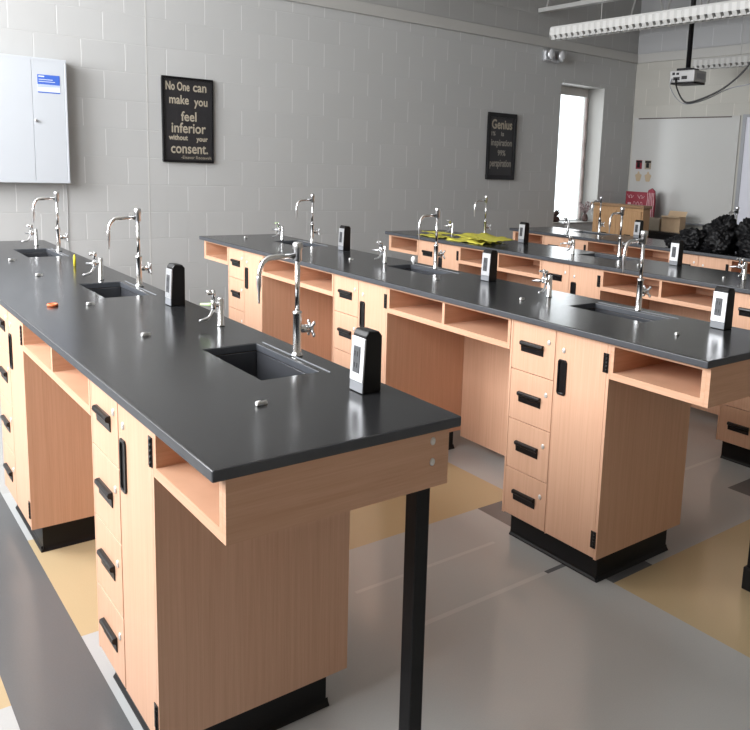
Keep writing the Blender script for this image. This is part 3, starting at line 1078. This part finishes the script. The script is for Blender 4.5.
# red sign and candy striped ornament standing on the counter
t = thing('red_sign', 'dark red sign with pale handwriting standing beside the whiteboard corner', 'sign', (10.20, 6.28, 0.832))
MB().box(0.0, 0.012, 0.0, 0.37, 0.0, 0.403).build('board', M['red'], t)
MB().box(0.012, 0.13, 0.10, 0.27, 0.0, 0.02).build('foot', M['red'], t)
s = MB()
for (y0, w_, zc, hh) in ((0.335, 0.10, 0.345, 0.05), (0.155, 0.11, 0.345, 0.05)):
    pts = []
    for i in range(26):
        a = i / 25
        pts.append((-0.003, y0 - a * w_ + 0.010 * math.sin(a * 19), zc + hh * 0.45 * math.sin(a * 13 + 1.2) * (1 - 0.4 * a)))
    s.tube(pts, 0.0035, 6)
for yc in (0.21, 0.15, 0.09):
    s.tube([(-0.003, yc + 0.02 * math.cos(q * PI / 6), 0.255 + 0.032 * math.sin(q * PI / 6)) for q in range(13)], 0.0035, 6)
s.box(-0.004, 0, 0.27, 0.325, 0.225, 0.275)
s.build('handwriting', M['pink'], t)
t = thing('striped_ornament', 'tall red and white striped ornament beside the red sign', 'ornament', (10.17, 6.125, 0.832))
pts = [(0.0, 0.0), (0.13, 0.0), (0.15, 0.06), (0.145, 0.36), (0.12, 0.43), (0.06, 0.455), (0.01, 0.42), (-0.005, 0.3)]
MB().prism([(p[0], p[1]) for p in pts], 'x', 0, 0.03).build('body', M['red'], t, bevel=0.006)
st = MB()
for k in range(5):
    y = 0.018 + k * 0.026
    st.tube([(-0.002, y + 0.004 * math.sin(z * 40 + k), z) for z in [0.03 + 0.37 * i / 20 for i in range(21)]], 0.0055, 6)
st.build('stripes', M['pink'], t)

# ---------------------------------------------------------------- things on the walls
# white metal wall cabinet
t = thing('wall_cabinet', 'white metal wall cabinet with blue sticker at the upper left', 'cabinet', (0.95, W - 0.14, 1.222))
w_, h_ = 1.0, 0.833
b = MB()
b.box(0, w_, 0.014, 0.14, 0, h_)
b.box(0, w_, 0, 0.014, 0, 0.016)
b.box(0, w_, 0, 0.014, h_ - 0.016, h_)
b.box(0, 0.016, 0, 0.014, 0.016, h_ - 0.016)
b.box(w_ - 0.020, w_, 0, 0.014, 0.016, h_ - 0.016)
b.build('housing', M['whitemetal'], t, bevel=0.003)
MB().box(0.0175, 0.706, 0.002, 0.013, 0.0175, h_ - 0.0175).build('door', M['whitemetal'], t, bevel=0.0015)
d = MB().box(0.709, w_ - 0.0215, 0.002, 0.013, 0.0175, h_ - 0.0175).build('door', M['whitemetal'], t, bevel=0.0015)
MB().lathe([(0.006, 0), (0.006, -0.006), (0.011, -0.008), (0.011, -0.018), (0.007, -0.021)], (0.725, 0.002, 0.418), 'y').build('knob', M['satin'], d)
s = MB()
s.box(0.752, 0.940, 0.0005, 0.002, 0.604, 0.724, 0)
s.box(0.752, 0.940, 0.0, 0.0005, 0.660, 0.724, 1)
s.box(0.752, 0.940, 0.0, 0.0005, 0.604, 0.612, 1)
for k in range(4):
    s.add([(0.755, 0.0, 0.640 + k * 0.005), (0.937, 0.0, 0.648 + k * 0.003), (0.937, 0.0, 0.650 + k * 0.003), (0.755, 0.0, 0.6425 + k * 0.005)], [(0, 1, 2, 3)], False, 2)
for k, (x1, z) in enumerate(((0.81, 0.708), (0.88, 0.690), (0.90, 0.676))):
    s.box(0.762, x1, -0.0004, 0.0, z, z + (0.008 if k == 0 else 0.004), 0)
so = s.build('sticker', [M['labelwhite'], M['blue'], mat('pale_blue_line', (0.3, 0.4, 0.7), 0.5)], d)
so['label'] = 'blue and white sticker'
m = MB().tube([(1.948, W - 0.012, 1.222), (1.950, W - 0.008, 1.05), (1.945, W - 0.008, 0.85), (1.938, W - 0.010, 0.55), (1.93, W - 0.02, 0.11)], 0.0035, 8)
tag(m.build('power_cord', M['cable_grey']), 'thin grey cord hanging down the wall below the white cabinet', 'cord')

# chalk posters
t = thing('chalk_poster', 'framed black chalk poster with the longer saying, left on the wall', 'poster', (2.876, W - 0.03, 1.392))
w_, h_ = 0.537, 0.640
MB().box(0.018, w_ - 0.018, 0.012, 0.029, 0.018, h_ - 0.018).build('chalkboard', M['slate'], t)
f = MB()
f.box(0, w_, 0, 0.029, 0, 0.018)
f.box(0, w_, 0, 0.029, h_ - 0.018, h_)
f.box(0, 0.018, 0, 0.029, 0.018, h_ - 0.018)
f.box(w_ - 0.018, w_, 0, 0.029, 0.018, h_ - 0.018)
f.build('frame', M['plastic'], t, bevel=0.002)
l_ = MB()
for body, u0, u1, z0, z1 in (('No One', 0.04, 0.285, 0.540, 0.602), ('can', 0.325, 0.465, 0.540, 0.585), ('make', 0.075, 0.275, 0.440, 0.505), ('you', 0.335, 0.475, 0.415, 0.476),
                             ('feel', 0.195, 0.355, 0.315, 0.385), ('inferior', 0.095, 0.455, 0.225, 0.300), ('without', 0.065, 0.26, 0.170, 0.208), ('your', 0.355, 0.475, 0.155, 0.190),
                             ('consent.', 0.085, 0.475, 0.070, 0.130)):
    l_ = MB()
    text_on(l_, body, 'y', 0.0112, u0, u1, z0, z1, bold=0.0022)
    l_.build('lettering', M['cream'], t)
l_ = MB()
text_on(l_, '-Eleanor Roosevelt', 'y', 0.0112, 0.19, 0.515, 0.028, 0.052)
l_.build('lettering', M['cream'], t)
t = thing('chalk_poster', 'framed black chalk poster with the word Genius, right on the wall', 'poster', (7.335, W - 0.03, 1.326))
w_, h_ = 0.532, 0.675
MB().box(0.045, w_ - 0.045, 0.012, 0.029, 0.045, h_ - 0.045).build('chalkboard', M['slate'], t)
f = MB()
f.box(0, w_, 0, 0.029, 0, 0.045)
f.box(0, w_, 0, 0.029, h_ - 0.045, h_)
f.box(0, 0.045, 0, 0.029, 0.045, h_ - 0.045)
f.box(w_ - 0.045, w_, 0, 0.029, 0.045, h_ - 0.045)
f.build('frame', M['plastic'], t, bevel=0.002)
l_ = MB()
text_on(l_, 'Genius', 'y', 0.0112, 0.07, 0.45, 0.515, 0.605, bold=0.004)
l_.build('heading', M['cream'], t)
l_ = MB()
for body, u0, u1, z0, z1 in (('1%', 0.07, 0.14, 0.445, 0.485), ('is', 0.25, 0.30, 0.445, 0.485), ('inspiration', 0.07, 0.46, 0.325, 0.405),
                             ('99%', 0.20, 0.345, 0.245, 0.300), ('perspiration', 0.06, 0.46, 0.110, 0.200)):
    l_ = MB()
    text_on(l_, body, 'y', 0.0112, u0, u1, z0, z1, bold=0.003)
    l_.build('lettering', M['chalk2'], t)

# emergency light
t = thing('emergency_light', 'twin head emergency light on the wall above the window', 'lamp', (8.465, W, 2.575))
MB().box(-0.15, 0.17, -0.075, 0.0, 0.0, 0.125).build('housing', M['plate'], t, bevel=0.02, seg=3)
for x in (-0.12, 0.10):
    hd = MB().lathe([(0.030, 0), (0.055, -0.03), (0.062, -0.075), (0.058, -0.085)], (x, -0.07, 0.065), 'y').build('lamp_head', M['satin'], t)
    MB().lathe([(0.056, 0), (0.050, -0.012), (0.02, -0.018)], (x, -0.155, 0.065), 'y').build('lens', M['grey_lens'], hd)

# whiteboard and pale board
t = thing('whiteboard', 'large whiteboard on the right wall beside the corner', 'whiteboard', (RW, 5.09, 0.90))
MB().box(-0.018, -0.001, 0, 1.70, 0, 1.195).build('panel', M['whiteboard'], t)
MB().box(-0.026, -0.018, 0.12, 1.62, 1.178, 1.190).build('map_rail', M['rail'], t)
MB().box(-0.07, -0.018, 0.02, 1.68, 0.0, 0.02).build('marker_tray', M['alu'], t)
t = thing('pale_board', 'bluish pale board with grey frame at the right picture edge', 'board', (RW, 3.2, 0.89))
MB().box(-0.030, -0.001, 0, 1.84, 0, 1.215).build('panel', M['screen'], t)
f = MB()
f.box(-0.04, -0.0305, 1.79, 1.84, 0, 1.215)
f.box(-0.04, -0.0305, 0, 1.79, 0, 0.03)
f.box(-0.04, -0.0305, 0, 1.79, 1.185, 1.215)
f.build('frame', M['alu'], t)
for k, (y, lab, m1, m2) in enumerate(((6.646, 'dark red square card, upper left of the four on whiteboard', 'red', 'plastic'), (6.486, 'grey and black square card, upper right of the four on whiteboard', 'card2', 'plastic'))):
    t = thing('photo_card', lab, 'card', (RW - 0.018, y, 1.55), 'cards on the whiteboard')
    MB().box(-0.003, -0.0005, -0.055, 0.055, -0.052, 0.052).build('paper', M[m1], t)
    q = MB()
    q.box(-0.0045, -0.003, -0.05, 0.05, 0.022, 0.045)
    q.box(-0.0045, -0.003, -0.02, 0.03, -0.035, 0.02)
    q.build('print', M[m2], t)
for y, lab in ((6.642, 'tan leaf shaped cutout, lower left of the four on whiteboard'), (6.472, 'tan leaf shaped cutout, lower right of the four on whiteboard')):
    pts = []
    for i in range(24):
        a = i / 24 * 2 * PI
        r = 0.048 + 0.011 * math.sin(5 * a) * (1 if math.sin(a) > 0 else 0.3)
        pts.append((r * math.cos(a) * 1.05, r * math.sin(a) * 1.15))
    o = MB().prism(pts, 'x', -0.004, -0.0005).build('paper_cutout', M['tan'], loc=(RW - 0.018, y, 1.405))
    tag(o, lab, 'card', 'paper cutouts on the whiteboard')

# ornaments on the window sill
t = thing('dark_ornament', 'dark ornament on the left of the window sill', 'ornament', (8.93, W + 0.12, WZ0 + 0.006))
MB().lathe([(0.06, 0), (0.075, 0.02), (0.07, 0.045), (0.05, 0.06)], (0, 0, 0)).build('base', M['dried'], t)
m = MB()
random.seed(5)
for i in range(26):
    a = random.uniform(0, 2 * PI)
    r = random.uniform(0.02, 0.085)
    z1 = random.uniform(0.06, 0.115)
    m.tube([(0, 0, 0.05), (r * 0.5 * math.cos(a), r * 0.5 * math.sin(a), 0.05 + z1 * 0.5), (r * math.cos(a), r * math.sin(a), 0.03 + z1)], [0.008, 0.014, 0.003], 6)
m.build('leaves', M['dried'], t)
t = thing('dried_flowers', 'vase of dried flowers on the right of the window sill', 'flowers', (9.60, W + 0.10, WZ0 + 0.006))
MB().lathe([(0.035, 0), (0.05, 0.03), (0.035, 0.07), (0.025, 0.085)], (0, 0, 0)).build('vase', M['dried'], t)
m = MB()
for i in range(30):
    a = random.uniform(0, 2 * PI)
    r = random.uniform(0.02, 0.10)
    z1 = random.uniform(0.08, 0.18)
    m.tube([(0, 0, 0.08), (r * 0.6 * math.cos(a), r * 0.6 * math.sin(a), 0.05 + z1 * 0.6), (r * math.cos(a), r * math.sin(a), 0.05 + z1)], [0.003, 0.003, 0.003], 5)
    m.lathe([(0.004, -0.01), (0.013, 0), (0.004, 0.01)], (r * math.cos(a), r * math.sin(a), 0.05 + z1), 'z', 6)
m.build('flower_stems', mat('dried_petal', (0.22, 0.16, 0.16), 0.8), t)


# ---------------------------------------------------------------- overhead
def strip_light(x, y0, y1, lab):
    t = thing('strip_light', lab, 'ceiling light', (x, y0, 2.5), 'suspended strip lights')
    ln = y1 - y0
    b = MB()
    b.prism([(0.0, 0.055), (0.012, 0.098), (0.138, 0.098), (0.15, 0.055), (0.14, 0.058), (0.128, 0.086), (0.022, 0.086), (0.010, 0.058)], 'y', 0, ln)
    b.prism([(0.0, 0.055), (0.01, 0.02), (0.04, 0.0), (0.11, 0.0), (0.14, 0.02), (0.15, 0.055)], 'y', -0.006, 0)
    b.prism([(0.0, 0.055), (0.01, 0.02), (0.04, 0.0), (0.11, 0.0), (0.14, 0.02), (0.15, 0.055)], 'y', ln, ln + 0.006)
    b.build('reflector', M['fixture'], t)
    lo = MB()
    # curved louvre: two side wings and crosswise blades
    for (xa, xb, za, zb) in ((0.0, 0.004, 0.030, 0.085), (0.146, 0.150, 0.030, 0.085), (0.073, 0.077, 0.004, 0.075), (0.034, 0.037, -0.002, 0.010), (0.113, 0.116, -0.002, 0.010)):
        lo.box(xa, xb, 0, ln, za, zb)
    lo.build('louvre_wing', M['fixture'], t)
    nb = int(ln / 0.074)
    bm_ = mat('louvre_blade', (0.50, 0.50, 0.49), 0.3)
    bl = MB()
    for off in (0.0, 0.075):
        bl.prism([(off - 0.003, 0.082), (off - 0.001, 0.028), (off + 0.028, 0.0), (off + 0.047, 0.0), (off + 0.076, 0.028), (off + 0.078, 0.082)], 'y', -0.022, 0.022)
    b0 = bl.build('louvre_blade', bm_, t, loc=(0, 0.5 * ln / nb, 0))
    for i in range(1, nb):
        bi = b0.copy()
        col.objects.link(bi)
        bi.parent = t
        bi.location = P(0, (i + 0.5) * ln / nb, 0)
    for y in (0.6, ln - 0.6):
        MB().tube([(0.075, y, 0.098), (0.075, y, CZ - 2.5)], 0.004, 6).build('suspension_rod', M['steelpaint'], t)
    return t


strip_light(6.498, 0.2, 5.10, 'long white louvred strip light hanging across the upper right')
strip_light(9.46, 0.4, 5.25, 'farther strip light seen behind the projector pole')

# projector on its pole
PX, PY, PZ = 7.18, 3.88, 2.15
t = thing('projector', 'white ceiling projector on a black pole at the upper right', 'projector', (PX, PY, PZ))
b = MB().box(-0.09, 0.13, -0.135, 0.135, 0.0, 0.088).build('body', mat('projector_white', (0.36, 0.36, 0.365), 0.4), t, bevel=0.010, seg=3)
p = MB()
for (y0, y1, z0, z1) in ((0.075, 0.105, 0.055, 0.075), (0.03, 0.06, 0.055, 0.072), (0.02, 0.09, 0.015, 0.04), (-0.06, 0.0, 0.02, 0.045)):
    p.box(-0.0925, -0.0895, y0, y1, z0, z1)
p.build('ports', M['recess'], b)
v = MB()
for i in range(7):
    v.box(-0.04 + i * 0.02, -0.03 + i * 0.02, -0.137, -0.134, 0.025, 0.065)
v.build('side_vents', M['greyplastic'], b)
MB().box(-0.085, 0.125, -0.13, 0.13, -0.012, 0.0).build('underside', M['black'], t, bevel=0.004)
MB().lathe([(0.028, 0), (0.03, 0.02), (0.026, 0.024)], (0.13, -0.02, 0.044), 'x').build('lens', M['plastic'], t)
MB().box(-0.07, 0.09, -0.075, 0.075, 0.088, 0.106).build('mount_plate', M['black'], t, bevel=0.003)
MB().tube([(0.01, 0.0, 0.106), (0.01, 0.0, CZ - PZ)], 0.024, 14).build('pole', M['black'], t)
cpts = [(PX - 0.095, PY + 0.06, PZ + 0.028), (PX - 0.13, PY + 0.02, PZ - 0.04), (PX - 0.13, PY - 0.05, PZ - 0.13), (PX - 0.10, PY - 0.12, PZ - 0.155),
        (PX - 0.03, PY - 0.30, PZ - 0.10), (PX + 0.02, PY - 0.45, PZ - 0.02), (PX + 0.04, PY - 0.62, PZ + 0.12), (PX + 0.05, PY - 0.9, PZ + 0.5), (PX + 0.05, PY - 1.1, PZ + 1.0), (PX + 0.05, PY - 1.2, CZ)]


def smooth(pts, n=8):
    pts = [Vector(p) for p in pts]
    out = []
    for i in range(len(pts) - 1):
        p0, p1, p2, p3 = pts[max(i - 1, 0)], pts[i], pts[i + 1], pts[min(i + 2, len(pts) - 1)]
        for k in range(n):
            u = k / n
            out.append(0.5 * ((2 * p1) + (-p0 + p2) * u + (2 * p0 - 5 * p1 + 4 * p2 - p3) * u * u + (-p0 + 3 * p1 - 3 * p2 + p3) * u ** 3))
    out.append(pts[-1])
    return out


tag(MB().tube(smooth(cpts), 0.0075, 8).build('projector_cable', M['plastic']), 'thick black cable sagging from the projector to the right', 'cable')
cpts = [(PX - 0.095, PY + 0.10, PZ + 0.03), (PX - 0.12, PY + 0.10, PZ - 0.03), (PX - 0.12, PY + 0.02, PZ - 0.12), (PX - 0.10, PY - 0.08, PZ - 0.165),
        (PX - 0.02, PY - 0.22, PZ - 0.135), (PX + 0.06, PY - 0.42, PZ - 0.055), (PX + 0.10, PY - 0.60, PZ - 0.025), (PX + 0.12, PY - 0.9, PZ + 0.05), (PX + 0.12, PY - 1.3, PZ + 0.6), (PX + 0.12, PY - 1.5, CZ)]
tag(MB().tube(smooth(cpts), 0.004, 8).build('thin_cable', M['greyplastic']), 'thin cable looping below the projector', 'cable')


# open web roof joists
def joist(x, lab):
    t = thing('roof_joist', lab, 'joist', (x, RY, 0), 'steel roof joists')
    ln = W - RY - 0.04
    zb, zt = 3.07, CZ - 0.045
    MB().box(-0.045, 0.045, 0.02, ln, zb - 0.02, zb + 0.02).build('bottom_chord', M['steelpaint'], t)
    MB().box(-0.045, 0.045, 0.0, ln, zt - 0.02, zt + 0.044).build('top_chord', M['steelpaint'], t)
    n = 18
    m = MB()
    for i in range(n):
        y0, y1 = ln - 0.1 - i * 0.6, ln - 0.1 - (i + 0.5) * 0.6
        m.tube([(0, y0, zb), (0, y1, zt)], 0.014, 8)
        m.tube([(0, y1, zt), (0, y1 - 0.3, zb)], 0.014, 8)
    m.build('web_bars', M['steelpaint'], t)


for x, lab in ((4.4, 'roof joist above the second bench'), (6.3, 'roof joist above the third bench'), (8.2, 'white roof joist at the top right above the window'), (10.0, 'roof joist close to the right wall')):
    joist(x, lab)

# ---------------------------------------------------------------- light
w = bpy.data.worlds.new('overcast_sky')
sc.world = w
w.use_nodes = True
bg = w.node_tree.nodes['Background']
bg.inputs[0].default_value = (0.93, 0.97, 1.0, 1)
bg.inputs[1].default_value = 2.0


def window_light(name, loc, sx, sy, rot, power, color=(1, 1, 1)):
    l = bpy.data.lights.new(name, 'AREA')
    l.shape = 'RECTANGLE'
    l.size, l.size_y = sx, sy
    l.energy = power
    l.color = color
    o = bpy.data.objects.new(name, l)
    o.location = P(*loc)
    o.rotation_euler = rot
    col.objects.link(o)
    return o


for k, (a, b) in enumerate(LWIN):
    o = window_light('window_daylight', (LW - 0.06, (a + b) / 2, (LZ0 + LZ1) / 2), (LZ1 - LZ0) - 0.1, (b - a) * SY - 0.1, (0, -PI / 2, 0), (120, 200)[k], (0.98, 0.985, 1.0))
o = window_light('window_daylight', ((WX0 + WX1) / 2, GD - 0.06, (WZ0 + WZ1) / 2), (WX1 - WX0) * SX - 0.1, WZ1 - WZ0 - 0.15, (-PI / 2, 0, 0), 3, (0.96, 0.98, 1.0))

# ---------------------------------------------------------------- camera
cam = bpy.data.cameras.new('camera')
co = bpy.data.objects.new('camera', cam)
col.objects.link(co)
r = Vector((0.77262814, -0.63356132, 0.04056863))
u = Vector((0.0704948, 0.14912402, 0.98630244))
f = Vector((0.63093283, 0.75918514, -0.1598802))
mw = Matrix((( r.x, u.x, -f.x, 0), (r.y, u.y, -f.y, 0), (r.z, u.z, -f.z, 0), (0, 0, 0, 1)))
mw.translation = P(0, -0.65003, 1.46128)
co.matrix_world = mw
cam.sensor_fit = 'HORIZONTAL'
cam.sensor_width = 36
cam.lens = 786.3976 / 750 * 36
cam.shift_x = (375 - 457.867) / 750
cam.shift_y = (292.133 - 365) / 750
cam.clip_start = 0.02
sc.camera = co

sc.view_settings.view_transform = 'Standard'
sc.view_settings.look = 'None'
sc.view_settings.gamma = 1
sc.view_settings.use_curve_mapping = False
sc.view_settings.exposure = 0.38
sc.cycles.use_denoising = True
sc.cycles.max_bounces = 8
sc.cycles.diffuse_bounces = 5
sc.cycles.sample_clamp_indirect = 6
